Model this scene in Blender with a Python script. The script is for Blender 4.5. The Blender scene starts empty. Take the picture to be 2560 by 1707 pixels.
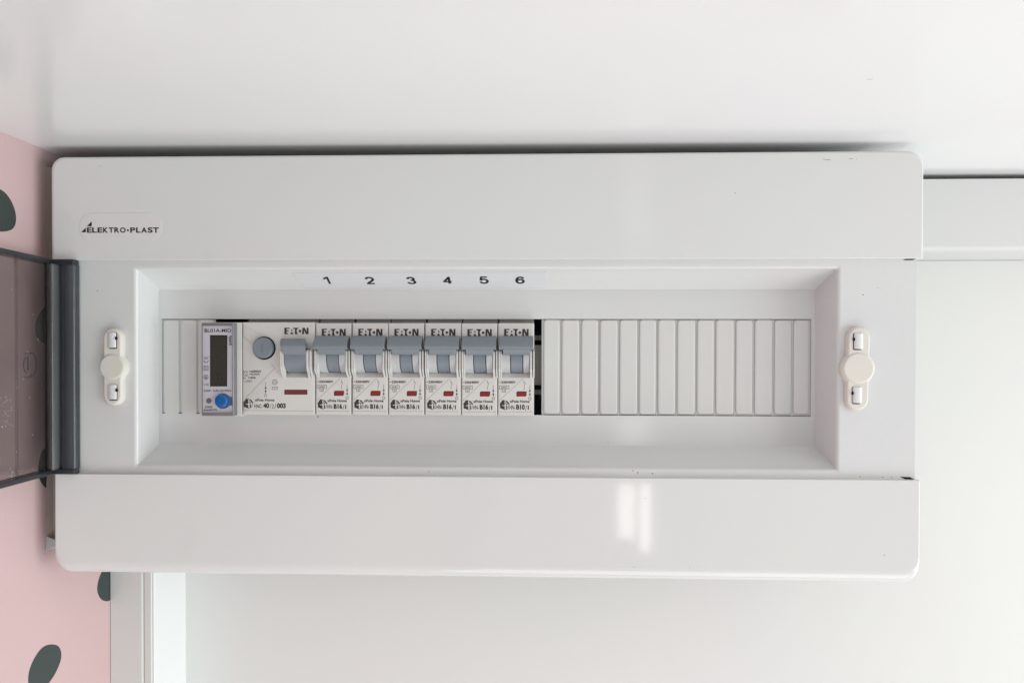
import bpy, math, random
from mathutils import Vector, Matrix
random.seed(4)
S = bpy.context.scene
C = S.collection
PI = math.pi
MM = 0.001

# ------------------------------------------------------------------ camera
YAW, PITCH, ROLL = 0.0353819, -0.0106318, 0.0020040
CX, CY, CZ = 27.68, -350.0, 5.014            # mm
FPX, PPX, PPY = 1900.0, 1280.0, 910.0
fw = Vector((-math.sin(YAW)*math.cos(PITCH), math.cos(YAW)*math.cos(PITCH), math.sin(PITCH)))
r0 = Vector((math.cos(YAW), math.sin(YAW), 0)); u0 = r0.cross(fw)
rt = math.cos(ROLL)*r0 + math.sin(ROLL)*u0
up = -math.sin(ROLL)*r0 + math.cos(ROLL)*u0
CAM = Vector((CX, CY, CZ))
cam = bpy.data.cameras.new('camera'); co = bpy.data.objects.new('camera', cam); C.objects.link(co)
cam.sensor_width = 36; cam.lens = FPX/2560*36; cam.shift_y = 56.5/2560
cam.clip_start = 0.005; cam.clip_end = 50
M4 = Matrix((rt, up, -fw)).transposed().to_4x4(); M4.translation = CAM*MM
co.matrix_world = M4
S.camera = co

# ------------------------------------------------------------------ world, lamps, exposure
W = bpy.data.worlds.new('World'); S.world = W; W.use_nodes = True
bg = W.node_tree.nodes['Background']; bg.inputs[0].default_value = (0.93, 0.985, 0.99, 1); bg.inputs[1].default_value = 0.48
S.view_settings.view_transform = 'Standard'; S.view_settings.look = 'None'
S.view_settings.gamma = 1; S.view_settings.use_curve_mapping = False
S.view_settings.exposure = 0.06
S.render.engine = 'CYCLES'
S.cycles.max_bounces = 10; S.cycles.transparent_max_bounces = 24; S.cycles.diffuse_bounces = 6

def area(name, loc, target, sx, sy, watts, col=(1, 1, 1)):
    l = bpy.data.lights.new(name, 'AREA'); l.shape = 'RECTANGLE'; l.size = sx; l.size_y = sy
    l.energy = watts; l.color = col
    o = bpy.data.objects.new(name, l); C.objects.link(o); o.location = loc
    d = Vector(target) - Vector(loc)
    o.rotation_euler = d.to_track_quat('-Z', 'Y').to_euler()
    return o
area('window_light', (1.35, -0.50, -0.35), (0.0, 0, 0), 1.0, 1.0, 14.3, (0.972, 1.0, 0.985))
area('low_light', (0.45, -0.80, -1.4), (0.25, -0.15, 0.1), 1.4, 0.9, 9.9, (0.945, 0.985, 0.985))
# the two panes of the far window that mirror in the glossy lower cover
area('far_pane_left', (0.2985, -2.0, -0.472), (0.2985, 0, -0.472), 0.050, 0.165, 0.165, (1.0, 0.95, 0.89))
area('far_pane_right', (0.357, -2.0, -0.492), (0.357, 0, -0.492), 0.032, 0.205, 0.145, (1.0, 0.95, 0.89))
area('far_fanlight', (0.325, -2.0, -0.228), (0.325, 0, -0.228), 0.085, 0.060, 0.11, (1.0, 0.97, 0.93))

# ------------------------------------------------------------------ helpers
def ray(x, y):
    return (rt*((x-PPX)/FPX) - up*((y-PPY)/FPX) + fw)
def at(x, y, Y):
    d = ray(x, y); t = (Y-CY)/d.y
    return CAM + d*t
def AX(x, Y, y=900): return at(x, y, Y).x
def AZ(y, Y, x=1218): return at(x, y, Y).z
def on_x(x, y, X):
    d = ray(x, y); t = (X-CX)/d.x
    return CAM + d*t
def hit(x, y, p, n):
    d = ray(x, y); t = (p-CAM).dot(n)/d.dot(n)
    return CAM + d*t

class G:
    def __init__(s): s.v = []; s.f = []; s.m = []; s.s = []
    def add(s, vs, fs, m=0, sm=False):
        b = len(s.v); s.v += [Vector(p) for p in vs]
        for f in fs: s.f.append([b+i for i in f]); s.m.append(m); s.s.append(sm)
    def box(s, x0, x1, y0, y1, z0, z1, m=0):
        vs = [(x, y, z) for z in (z0, z1) for y in (y0, y1) for x in (x0, x1)]
        s.add(vs, [(0,2,3,1), (4,5,7,6), (0,1,5,4), (2,6,7,3), (0,4,6,2), (1,3,7,5)], m)
    def loft(s, loops, cap0=False, cap1=True, m=0, sm=True):
        if cap1 and sm:      # a thin flat ring keeps the big face's shading flat
            c = sum((Vector(p) for p in loops[-1]), Vector())/len(loops[-1])
            loops = list(loops) + [[Vector(p)+(c-Vector(p)).normalized()*min(.12, (c-Vector(p)).length*.3) for p in loops[-1]]]
        n = len(loops[0]); vs = [p for l in loops for p in l]; fs = []
        for k in range(len(loops)-1):
            for i in range(n):
                j = (i+1) % n
                fs.append((k*n+i, k*n+j, (k+1)*n+j, (k+1)*n+i))
        s.add(vs, fs, m, sm)
        if cap0: s.add(loops[0], [tuple(reversed(range(n)))], m)
        if cap1: s.add(loops[-1], [tuple(range(n))], m)
    def prism_x(s, prof, x0, x1, m=0, sm=False):      # prof: (Y,Z)
        n = len(prof)
        vs = [(x0, a, b) for a, b in prof] + [(x1, a, b) for a, b in prof]
        s.add(vs, [(i, (i+1) % n, n+(i+1) % n, n+i) for i in range(n)], m, sm)
        s.add([(x0, a, b) for a, b in prof], [tuple(reversed(range(n)))], m)
        s.add([(x1, a, b) for a, b in prof], [tuple(range(n))], m)
    def prism_z(s, prof, z0, z1, m=0, sm=False):      # prof: (X,Y)
        n = len(prof)
        vs = [(a, b, z0) for a, b in prof] + [(a, b, z1) for a, b in prof]
        s.add(vs, [(i, (i+1) % n, n+(i+1) % n, n+i) for i in range(n)], m, sm)
        s.add([(a, b, z0) for a, b in prof], [tuple(reversed(range(n)))], m)
        s.add([(a, b, z1) for a, b in prof], [tuple(range(n))], m)
    def poly(s, pts, m=0): s.add(pts, [tuple(range(len(pts)))], m)
    def ppoly(s, px, Y, m=0): s.poly([at(x, y, Y) for x, y in px], m)      # printed patch on plane Y
    def line(s, px, w, Y, m=0, closed=False):
        P = list(px) + ([px[0]] if closed else [])
        for (a, b), (c, d) in zip(P[:-1], P[1:]):
            L = math.hypot(c-a, d-b) or 1; nx, ny = -(d-b)/L*w/2, (c-a)/L*w/2
            ex, ey = (c-a)/L*w/2, (d-b)/L*w/2
            s.ppoly([(a+nx-ex, b+ny-ey), (c+nx+ex, d+ny+ey), (c-nx+ex, d-ny+ey), (a-nx-ex, b-ny-ey)], Y, m)
    def disc(s, cx, cy, r, Y, m=0, ry=None, n=20):
        ry = ry or r
        s.ppoly([(cx+r*math.cos(2*PI*i/n), cy+ry*math.sin(2*PI*i/n)) for i in range(n)], Y, m)
    def ring(s, cx, cy, r, w, Y, m=0, n=20):
        a = [(cx+r*math.cos(2*PI*i/n), cy+r*math.sin(2*PI*i/n)) for i in range(n)]
        b = [(cx+(r-w)*math.cos(2*PI*i/n), cy+(r-w)*math.sin(2*PI*i/n)) for i in range(n)]
        for i in range(n):
            j = (i+1) % n; s.ppoly([a[i], a[j], b[j], b[i]], Y, m)
    def text(s, body, x0, x1, y0, y1, Y, m=0, bold=0.0, rot=0, fn=None):
        tv, tf = glyphs(body, bold)
        pts = [(v[0], v[1]) for v in tv]
        if rot == 90: pts = [(-v[1], v[0]) for v in pts]      # reads bottom to top
        ax, bx = min(p[0] for p in pts), max(p[0] for p in pts)
        ay, by = min(p[1] for p in pts), max(p[1] for p in pts)
        q = [(x0+(p[0]-ax)/(bx-ax)*(x1-x0), y1-(p[1]-ay)/(by-ay)*(y1-y0)) for p in pts]
        fn = fn or (lambda x, y: at(x, y, Y))
        s.add([fn(x, y) for x, y in q], tf, m)
    def build(s, name, mats, parent=None, bevel=0, seg=2, origin=None, auto=None):
        org = origin if origin is not None else (Vector(parent['org']) if parent else Vector((0, 0, 0)))
        me = bpy.data.meshes.new(name)
        me.from_pydata([tuple((p-org)*MM) for p in s.v], [], s.f)
        mats = mats if isinstance(mats, (list, tuple)) else [mats]
        for x in mats: me.materials.append(x)
        for i, p in enumerate(me.polygons):
            p.material_index = s.m[i]; p.use_smooth = s.s[i]
        import bmesh
        bm = bmesh.new(); bm.from_mesh(me)
        bmesh.ops.remove_doubles(bm, verts=bm.verts, dist=1e-7)
        if not getattr(s, 'flat', False): bmesh.ops.recalc_face_normals(bm, faces=bm.faces)
        lim = math.radians(auto or 38)
        for e in bm.edges:
            if len(e.link_faces) == 2 and e.calc_face_angle(0) > lim: e.smooth = False
        bm.to_mesh(me); bm.free()
        o = bpy.data.objects.new(name, me); C.objects.link(o)
        o['org'] = tuple(org)
        if parent: o.parent = parent
        else: o.location = org*MM
        if bevel:
            b = o.modifiers.new('bevel', 'BEVEL'); b.width = bevel*MM; b.segments = seg
            b.limit_method = 'ANGLE'; b.angle_limit = math.radians(40); b.harden_normals = True
            for p in me.polygons: p.use_smooth = True
        return o

_gc = {}
def glyphs(body, bold):
    k = (body, bold)
    if k in _gc: return _gc[k]
    cu = bpy.data.curves.new('t', 'FONT'); cu.body = body; cu.size = 1; cu.offset = bold
    cu.resolution_u = 4; cu.fill_mode = 'FRONT'; cu.extrude = 0
    o = bpy.data.objects.new('t', cu); C.objects.link(o)
    bpy.context.view_layer.update()
    me = bpy.data.meshes.new_from_object(o.evaluated_get(bpy.context.evaluated_depsgraph_get()))
    r = ([tuple(v.co) for v in me.vertices], [tuple(p.vertices) for p in me.polygons])
    bpy.data.objects.remove(o); bpy.data.curves.remove(cu); bpy.data.meshes.remove(me)
    _gc[k] = r; return r

def empty(name, org):
    o = bpy.data.objects.new(name, None); C.objects.link(o); o.location = Vector(org)*MM
    o['org'] = tuple(org); o.empty_display_size = 0.01; return o
def tag(o, label=None, cat=None, group=None, kind=None):
    if label: o['label'] = label
    if cat: o['category'] = cat
    if group: o['group'] = group
    if kind: o['kind'] = kind
    return o
def rrect(x0, x1, z0, z1, r, Y, n=6):
    if not isinstance(r, (tuple, list)): r = (r, r, r, r)
    tl, tr, br, bl = [max(q, 0.001) for q in r]; P = []
    for cx, cz, q, a in ((x1-tr, z1-tr, tr, 0), (x0+tl, z1-tl, tl, 90), (x0+bl, z0+bl, bl, 180), (x1-br, z0+br, br, 270)):
        for i in range(n+1):
            t = math.radians(a+90*i/n); P.append(Vector((cx+q*math.cos(t), Y, cz+q*math.sin(t))))
    return P
def slab_loops(x0, x1, z0, z1, r, Yb, Yf, ins, dep, k=6, n=6):
    """ins = (left,right,top,bottom) width of the rolled edge, dep its depth"""
    L = [rrect(x0, x1, z0, z1, r, Yb, n)]
    for i in range(k+1):
        t = PI/2*i/k; a = 1-math.cos(t); Y = Yf+dep*(1-math.sin(t))
        rr = [max(q-min(ins)*a, 0.05) for q in (r if isinstance(r, (tuple, list)) else [r]*4)]
        L.append(rrect(x0+ins[0]*a, x1-ins[1]*a, z0+ins[3]*a, z1-ins[2]*a, rr, Y, n))
    return L

# ------------------------------------------------------------------ materials
def mat(name, col, rough=0.4, spec=0.5, metal=0.0, var=0.015, vscale=14, bump=0.0, bscale=900, grain=0.02, coat=0.0):
    m = bpy.data.materials.new(name); m.use_nodes = True; nt = m.node_tree; N = nt.nodes; L = nt.links
    b = N['Principled BSDF']; b.inputs['Roughness'].default_value = rough
    b.inputs['Specular IOR Level'].default_value = spec; b.inputs['Metallic'].default_value = metal
    b.inputs['Coat Weight'].default_value = coat
    tc = N.new('ShaderNodeTexCoord')
    n1 = N.new('ShaderNodeTexNoise'); n1.inputs['Scale'].default_value = vscale; n1.inputs['Detail'].default_value = 3
    n2 = N.new('ShaderNodeTexNoise'); n2.inputs['Scale'].default_value = 2600; n2.inputs['Detail'].default_value = 1
    L.new(tc.outputs['Object'], n1.inputs['Vector']); L.new(tc.outputs['Object'], n2.inputs['Vector'])
    base = N.new('ShaderNodeRGB'); base.outputs[0].default_value = (*col, 1)
    # slow blotches in tint
    s1 = N.new('ShaderNodeVectorMath'); s1.operation = 'SUBTRACT'; s1.inputs[1].default_value = (.5, .5, .5)
    L.new(n1.outputs['Color'], s1.inputs[0])
    k1 = N.new('ShaderNodeVectorMath'); k1.operation = 'SCALE'; k1.inputs['Scale'].default_value = var*4
    L.new(s1.outputs[0], k1.inputs[0])
    s2 = N.new('ShaderNodeVectorMath'); s2.operation = 'SUBTRACT'; s2.inputs[1].default_value = (.5, .5, .5)
    L.new(n2.outputs['Fac'], s2.inputs[0])
    k2 = N.new('ShaderNodeVectorMath'); k2.operation = 'SCALE'; k2.inputs['Scale'].default_value = grain*4
    L.new(s2.outputs[0], k2.inputs[0])
    a = N.new('ShaderNodeVectorMath'); a.operation = 'ADD'; L.new(k1.outputs[0], a.inputs[0]); L.new(k2.outputs[0], a.inputs[1])
    one = N.new('ShaderNodeVectorMath'); one.operation = 'ADD'; one.inputs[1].default_value = (1, 1, 1); L.new(a.outputs[0], one.inputs[0])
    mu = N.new('ShaderNodeVectorMath'); mu.operation = 'MULTIPLY'; L.new(base.outputs[0], mu.inputs[0]); L.new(one.outputs[0], mu.inputs[1])
    L.new(mu.outputs[0], b.inputs['Base Color'])
    if bump:
        n3 = N.new('ShaderNodeTexNoise'); n3.inputs['Scale'].default_value = bscale; n3.inputs['Detail'].default_value = 3
        L.new(tc.outputs['Object'], n3.inputs['Vector'])
        bp = N.new('ShaderNodeBump'); bp.inputs['Strength'].default_value = bump; bp.inputs['Distance'].default_value = 0.0003
        L.new(n3.outputs['Fac'], bp.inputs['Height']); L.new(bp.outputs[0], b.inputs['Normal'])
    return m
def clear(name, tint, dif, k, rough=0.08, ior=1.45):
    """tinted clear plastic: tint passes light, a share k scatters"""
    m = bpy.data.materials.new(name); m.use_nodes = True; nt = m.node_tree; N = nt.nodes; L = nt.links
    N.remove(N['Principled BSDF']); out = N['Material Output']
    t = N.new('ShaderNodeBsdfTransparent'); t.inputs[0].default_value = (*tint, 1)
    d = N.new('ShaderNodeBsdfDiffuse'); d.inputs[0].default_value = (*dif, 1)
    tc = N.new('ShaderNodeTexCoord'); no = N.new('ShaderNodeTexNoise'); no.inputs['Scale'].default_value = 60; no.inputs['Detail'].default_value = 6
    L.new(tc.outputs['Object'], no.inputs['Vector'])
    mr = N.new('ShaderNodeMapRange'); mr.inputs['From Min'].default_value = .3; mr.inputs['From Max'].default_value = .7
    mr.inputs['To Min'].default_value = k*.8; mr.inputs['To Max'].default_value = k*1.25
    L.new(no.outputs['Fac'], mr.inputs['Value'])
    g = N.new('ShaderNodeBsdfGlossy'); g.inputs['Roughness'].default_value = rough
    f = N.new('ShaderNodeFresnel'); f.inputs['IOR'].default_value = ior
    a = N.new('ShaderNodeMixShader'); L.new(mr.outputs[0], a.inputs[0]); L.new(t.outputs[0], a.inputs[1]); L.new(d.outputs[0], a.inputs[2])
    b = N.new('ShaderNodeMixShader'); 
    ge = N.new('ShaderNodeNewGeometry'); inv = N.new('ShaderNodeMath'); inv.operation = 'SUBTRACT'; inv.inputs[0].default_value = 1
    L.new(ge.outputs['Backfacing'], inv.inputs[1]); mf = N.new('ShaderNodeMath'); mf.operation = 'MULTIPLY'
    L.new(f.outputs[0], mf.inputs[0]); L.new(inv.outputs[0], mf.inputs[1])
    L.new(mf.outputs[0], b.inputs[0]); L.new(a.outputs[0], b.inputs[1]); L.new(g.outputs[0], b.inputs[2])
    L.new(b.outputs[0], out.inputs[0]); return m

M_ceil = mat('ceiling_paint', (0.80, 0.80, 0.80), 0.17, 0.5, var=0.014, vscale=7, bump=0.03, bscale=60, grain=0.018)
M_pink = mat('pink_wallpaper', (0.60, 0.435, 0.435), 0.55, 0.4, var=0.012, vscale=9, bump=0.1, grain=0.03)
M_dot = mat('wallpaper_spot', (0.040, 0.056, 0.054), 0.5, 0.4, grain=0.06)
M_cover = mat('cover_plastic', (0.66, 0.67, 0.665), 0.06, 0.5, var=0.014, vscale=9, bump=0.05, bscale=45, grain=0.022)
M_plate = mat('frame_plastic', (0.645, 0.655, 0.65), 0.11, 0.5, var=0.014, vscale=12, bump=0.05, bscale=60, grain=0.022)
M_blank = mat('blank_plastic', (0.625, 0.63, 0.615), 0.4, 0.4, var=0.01, grain=0.016)
M_body = mat('breaker_plastic', (0.64, 0.635, 0.61), 0.42, 0.4, var=0.012, vscale=60, bump=0.05, bscale=1500, grain=0.025)
M_white = mat('white_slider_plastic', (0.48, 0.495, 0.505), 0.35, 0.4, grain=0.02)
M_lever = mat('blue_grey_plastic', (0.195, 0.228, 0.258), 0.42, 0.45, var=0.02, vscale=80, bump=0.06, bscale=1500, grain=0.03)
M_dark = mat('recess_shade_and_marks', (0.010, 0.010, 0.011), 0.7, 0.2)  # near-black for painted recess shade, specks and thin window borders
M_rear = mat('rear_housing', (0.30, 0.30, 0.29), 0.6, 0.3)
M_rear2 = mat('grey_lens', (0.14, 0.13, 0.13), 0.4, 0.4)
M_rear3 = mat('shaded_tray', (0.13, 0.14, 0.155), 0.5, 0.4)  # white inside of the box, its shade put into a dark colour
M_ink = mat('black_ink', (0.022, 0.020, 0.020), 0.5, 0.3)
M_ink2 = mat('grey_ink', (0.05, 0.044, 0.042), 0.5, 0.3)
M_ink3 = mat('pale_grey_ink', (0.27, 0.26, 0.245), 0.5, 0.3)
M_red = mat('red_indicator', (0.26, 0.016, 0.016), 0.35, 0.4, grain=0.03)
M_red2 = mat('dull_red_indicator', (0.20, 0.03, 0.03), 0.4, 0.4, grain=0.03)
M_lcd = mat('lcd_glass', (0.026, 0.028, 0.018), 0.3, 0.3, grain=0.01)
M_label = mat('meter_label', (0.56, 0.57, 0.60), 0.35, 0.4, var=0.02, vscale=90)
M_blue = mat('blue_cap', (0.0, 0.10, 0.34), 0.16, 0.6, grain=0.02)
M_teal = mat('blue_tab', (0.05, 0.13, 0.24), 0.3, 0.5)
M_cream = mat('cream_plastic', (0.67, 0.645, 0.59), 0.5, 0.35, var=0.02, vscale=120, bump=0.08, bscale=900, grain=0.02)
M_peg = mat('white_peg', (0.68, 0.68, 0.69), 0.3, 0.5)
M_sealant = mat('old_sealant', (0.36, 0.31, 0.27), 0.6, 0.3, var=0.06, vscale=90, bump=0.5, bscale=200)
M_stick = mat('sticker_film', (0.675, 0.67, 0.668), 0.3, 0.45, var=0.01)
M_strip = mat('number_tape', (0.645, 0.655, 0.675), 0.45, 0.4, var=0.012)
M_frame = mat('frame_paint', (0.62, 0.62, 0.61), 0.35, 0.45, var=0.012, vscale=10, bump=0.03, bscale=200)
M_panel = mat('door_paint', (0.69, 0.695, 0.68), 0.38, 0.45, var=0.014, vscale=6, bump=0.03, bscale=120, grain=0.018)
M_jamb = mat('jamb_lit_paint', (0.81, 0.825, 0.83), 0.35, 0.45, var=0.01, grain=0.012)  # frame white made lighter, the side light put into the colour
M_steel = mat('galvanised_rail', (0.72, 0.66, 0.60), 0.45, 0.5, metal=0.1, var=0.05, vscale=120)
M_smoke = clear('smoked_plastic', (0.80, 0.785, 0.785), (0.22, 0.20, 0.20), 0.11, 0.09)
M_smoke2 = clear('smoked_plastic_thick', (0.66, 0.67, 0.685), (0.22, 0.23, 0.235), 0.34, 0.12)
M_smoke3 = clear('smoked_plastic_edge', (0.20, 0.20, 0.22), (0.042, 0.046, 0.055), 0.65, 0.15)
M_smoke4 = clear('smoked_plastic_knuckle', (0.44, 0.46, 0.50), (0.095, 0.105, 0.118), 0.40, 0.12)
M_clr = clear('clear_plastic', (0.97, 0.955, 0.97), (0.5, 0.5, 0.55), 0.012, 0.06)
M_clredge = clear('clear_plastic_edge', (0.58, 0.57, 0.61), (0.26, 0.25, 0.27), 0.6, 0.1)

# ------------------------------------------------------------------ room
YF = 64.0                                                     # face of the door frame
XW = AX(275, YF, 1550)                                         # pink wall plane
ZC = AZ(443, YF, 2400)                                        # ceiling height
print('XW', XW, 'ZC', ZC, 'ceil@corner', on_x(0, 318, XW).z)
g = G()
n = 24
cz_ = lambda x: 103.2-.003*x               # the board hangs a touch out of true with the ceiling
a_, b_ = XW-20, 1600
g.add([(a_, -2500, cz_(a_)), (b_, -2500, cz_(b_)), (b_, 160, cz_(b_)), (a_, 160, cz_(a_)),
       (a_, -2500, cz_(a_)+20), (b_, -2500, cz_(b_)+20), (b_, 160, cz_(b_)+20), (a_, 160, cz_(a_)+20)],
      [(0, 1, 2, 3), (4, 5, 6, 7), (0, 1, 5, 4), (1, 2, 6, 5), (2, 3, 7, 6), (3, 0, 4, 7)])
def onceil(x, y):
    d = ray(x, y); t = (cz_(150)-.12-CZ)/d.z
    return CAM+d*t
for a, b, c, d in ((2168, 199, 2176, 200), (2176, 200, 2183, 196)):
    g.poly([onceil(a, b-.35), onceil(c, d-.3), onceil(c, d+.3), onceil(a, b+.35)], 1)
tag(g.build('ceiling', [M_ceil, M_ink3]), 'glossy white ceiling running above the distribution board', 'ceiling', kind='structure')
g = G(); g.box(XW-30, XW, -2500, 160, -1600, cz_(XW)-.05, 0)
DX = XW+0.06
def wdot(px): g.poly([Vector((DX, p.y, p.z)) for p in [on_x(x, y, DX) for x, y in px]], 1)
def sm(pts, it=2):
    for _ in range(it):
        q = []
        for a, b in zip(pts, pts[1:]+pts[:1]):
            q += [(a[0]*.75+b[0]*.25, a[1]*.75+b[1]*.25), (a[0]*.25+b[0]*.75, a[1]*.25+b[1]*.75)]
        pts = q
    return pts
wdot(sm([(-45, 480), (-15, 466), (14, 480), (34, 512), (42, 545), (36, 572), (14, 580), (-20, 578), (-50, 545)]))
wdot(sm([(129, 1609), (146, 1612), (154, 1628), (153, 1648), (144, 1672), (128, 1700), (104, 1726), (84, 1730), (70, 1712), (71, 1680), (82, 1650), (100, 1622), (114, 1612)]))
wdot(sm([(262, 1415), (250, 1436), (243, 1462), (243, 1480), (252, 1498), (266, 1503), (276, 1500), (290, 1480), (290, 1430), (278, 1410)]))
wdot(sm([(121, 758), (100, 780), (88, 808), (88, 836), (98, 852), (116, 862), (135, 850), (145, 800), (138, 765)]))
wdot(sm([(108, 1118), (97, 1150), (94, 1184), (101, 1204), (116, 1222), (135, 1220), (140, 1160), (128, 1120)]))
random.seed(9)
for Yd, Zd in [(-95, 55), (-150, -20), (-190, 70), (-250, 15), (-85, -160), (-160, -120), (-230, -200), (-300, -90), (-340, 60),
               (20, -230), (-40, -290), (-120, -260), (-400, -10), (-420, -180), (-330, -300), (-480, 60)]:
    a, b, t = random.uniform(9, 13), random.uniform(9, 12), random.uniform(0, PI)
    g.poly([(DX, Yd+a*math.cos(u)*math.cos(t)-b*math.sin(u)*math.sin(t), Zd+a*math.cos(u)*math.sin(t)+b*math.sin(u)*math.cos(t))
            for u in [2*PI*i/20 for i in range(20)]], 1)
tag(g.build('wall', [M_pink, M_dot]), 'pink wallpapered side wall with dark green-grey spots, left of the board', 'wall', kind='structure')

# door frame: head board along the top, side board at the left, jamb returning to the panel
XJ = AX(381, YF)                      # inner edge of the side board
ZH = AZ(628, YF, 2400)                # lower edge of the head board
YP = YF+39.0
XB = AX(275, YF)                       # wall meets the frame
org = Vector((XW, YF, -700))
df = empty('door_frame', org)
tag(df, 'off-white door frame behind the board, between the pink wall and the pale panel', 'door frame')
g = G()
xe = 1400
prof = [(YP+20, ZC-1.0), (YF, ZC-1.0), (YF, ZH+3.0)]
for i in range(7):
    t = PI/2*i/6; prof.append((YF+3.0-3.0*math.cos(t), ZH+3.0-3.0*math.sin(t)))
prof += [(YP+20, ZH)]
g.prism_x(prof, XW+0.3, xe, sm=True); g.build('head_board', M_frame, df)
g = G()
xa = AX(354.5, YF)
g.prism_z([(XW+0.3, YP+20), (XW+0.3, YF+0.1), (xa-0.9, YF+0.1), (xa-0.4, YF+0.3), (xa, YF+1.2), (xa, YP+20)], -1500, ZH-0.05)
g.build('side_board', M_frame, df)
g = G()
g.prism_z([(xa+0.05, YP+20), (xa+0.05, YF+1.6), (xa+0.6, YF+0.9), (XJ-1.8, YF+0.9), (XJ-1.2, YF+1.7), (XJ-1.2, YP+20)], -1500, ZH-0.05)
g.build('stop_bead', M_frame, df)
g = G(); g.prism_z([(XJ-1.15, YP+20), (XJ-1.15, YF+1.9), (XJ-.6, YF+1.5), (XJ, YF+1.9), (XJ, YP+20)], -1500, ZH-0.05); g.build('jamb', M_jamb, df)
g = G(); g.box(XJ+.02, 1400, YP, YP+18, -1500, ZH-0.2)
tag(g.build('door_panel', M_panel, origin=Vector((XJ, YP, -1500))), 'large plain pale white panel set back inside the frame behind the board', 'panel')

# sealant between the board and the pink wall
X0, X1 = -202.0, 201.2; Z0, Z1 = -98.1, 98.1
g = G(); N_ = 60
for k in range(N_):
    za, zb = Z1-2-(k)*(184/N_), Z1-2-(k+1)*(184/N_)
    def pr(z):
        w = 0.35*math.sin(z*0.35)+0.25*math.sin(z*0.9+1)
        return [Vector((XW+.1, 10+w, z)), Vector((XW+1.5, 12.5+w*.6, z)), Vector((X0-.5, 13+w*.3, z)), Vector((X0+6.5, 11.5, z)), Vector((XW+.1, 22, z))]
    A, B = pr(za), pr(zb)
    g.add(A+B, [(i, i+1, 6+i, 5+i) for i in range(4)], 0, True)
zt = Z1-2-184
tv = [Vector((XW+.1, 8.6, zt-1.6)), Vector((XW+0.1, 9.8, zt+5)), Vector((X0-.4, 9.6, zt+1.8)), Vector((X0+1.6, 13, zt+1)), Vector((XW+.1, 13, zt+1.5))]
g.add(tv, [(0, 1, 2), (0, 2, 3), (0, 3, 4)], 1)
tag(g.build('sealant_strip', [M_sealant, M_white], origin=Vector((XW, 4, zt))), 'thin dingy brown-grey sealant bead in the gap between the pink wall and the board', 'sealant')

# ------------------------------------------------------------------ distribution board
board = empty('distribution_board', (0, 75, Z0))
tag(board, 'long white plastic distribution board with its smoked lid open', 'fuse box')
g = G()      # back box, a tray
bx0, bx1, bz0, bz1 = X0+6, X1-8, Z0+6, Z1-4
for b in [(bx0, bx0+2, 8.5, YF-0.2, bz0, bz1), (bx1-2, bx1, 8.5, YF-0.2, bz0, bz1), (bx0+2, bx1-2, 8.5, YF-0.2, bz0, bz0+2), (bx0+2, bx1-2, 8.5, YF-0.2, bz1-2, bz1)]: g.box(*b)
g.build('back_box', M_plate, board)
g = G(); g.box(bx0+2.1, bx1-2.1, YF-4, YF-2, bz0+2.1, bz1-2.1); g.build('inner_tray', M_rear3, board)

zu = (AZ(651, 0, 400)+AZ(646, 0, 2100))/2        # lower edge of the upper cover
zl = (AZ(1184, 0, 400)+AZ(1199, 0, 2100))/2      # upper edge of the lower cover
print('zu', zu, AZ(651, 0, 400), AZ(646, 0, 2100), 'zl', zl, AZ(1184, 0, 400), AZ(1199, 0, 2100))
g = G(); g.loft(slab_loops(X0, X1, zu, Z1, (6, 7, 0.4, 0.4), 9, 0, (2.0, 1.0, 1.4, 0.35), 1.6))
g.line([(2058, 398), (2068, 400), (2076, 400)], .9, -.05, 1); g.line([(2124, 397), (2132, 398)], .9, -.05, 1)
for x, y, r in [(1838, 483, 1.1), (250, 415, .9), (2141, 398, .8)]: g.disc(x, y, r, -.05, 1, n=8)
uc = g.build('upper_cover', [M_cover, M_ink2], board)
g = G(); g.loft(slab_loops(X0+.4, X1-.2, Z0, zl, (0.4, 0.4, 6.5, 7), 9, 0, (1.8, 1.0, 0.35, 6.2), 4.6))
for x, y, r in [(2211, 1387, 1.2), (1613, 1245, .9), (1585, 1417, .9), (1725, 1418, .8)]: g.disc(x, y, r, -.05, 1, n=8)
lc = g.build('lower_cover', [M_cover, M_ink2], board)
# frame plate with the deep rectangular recess
YM, YR = 2.5, 20.0
mx0, mx1 = X0+0.8, AX(2289, YM)
rx0, rx1 = AX(343, YM), AX(2092, YM)             # rim
rz1, rz0 = AZ(674, YM), AZ(1166, YM)
fx0, fx1 = AX(397, YR), AX(2037, YR)              # floor
fz1, fz0 = AZ(724, YR), AZ(1112, YR)
ox0, ox1 = AX(404, YR), AX(2028, YR)              # opening
oz1, oz0 = AZ(797.5, YR), AZ(1036.8, YR)
print('rim', rx0, rx1, rz0, rz1, 'floor', fx0, fx1, fz0, fz1, 'open', ox0, ox1, oz0, oz1)
def lerp(a, b, t): return a+(b-a)*t
L = [rrect(mx0, mx1, zl-3, zu+3, 0.3, 8), rrect(mx0, mx1, zl-3, zu+3, 0.3, YM)]
def rim(t, Y, r): return rrect(lerp(rx0, fx0, t), lerp(rx1, fx1, t), lerp(rz0, fz0, t), lerp(rz1, fz1, t), r, Y)
e = 1.7
L.append(rrect(rx0-e-.25, rx1+e+.25, rz0-e-.25, rz1+e+.25, 0.7, YM)); L.append(rrect(rx0-e, rx1+e, rz0-e, rz1+e, 0.6, YM))
for i in range(1, 6):
    t = PI/2*i/5
    L.append(rrect(rx0-e*(1-math.sin(t)), rx1+e*(1-math.sin(t)), rz0-e*(1-math.sin(t)), rz1+e*(1-math.sin(t)), 0.6, YM+e*(1-math.cos(t))))
for i in range(1, 6): L.append(rim(i/5*0.9, lerp(YM+e, YR-1.0, i/5), 0.7))
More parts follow.
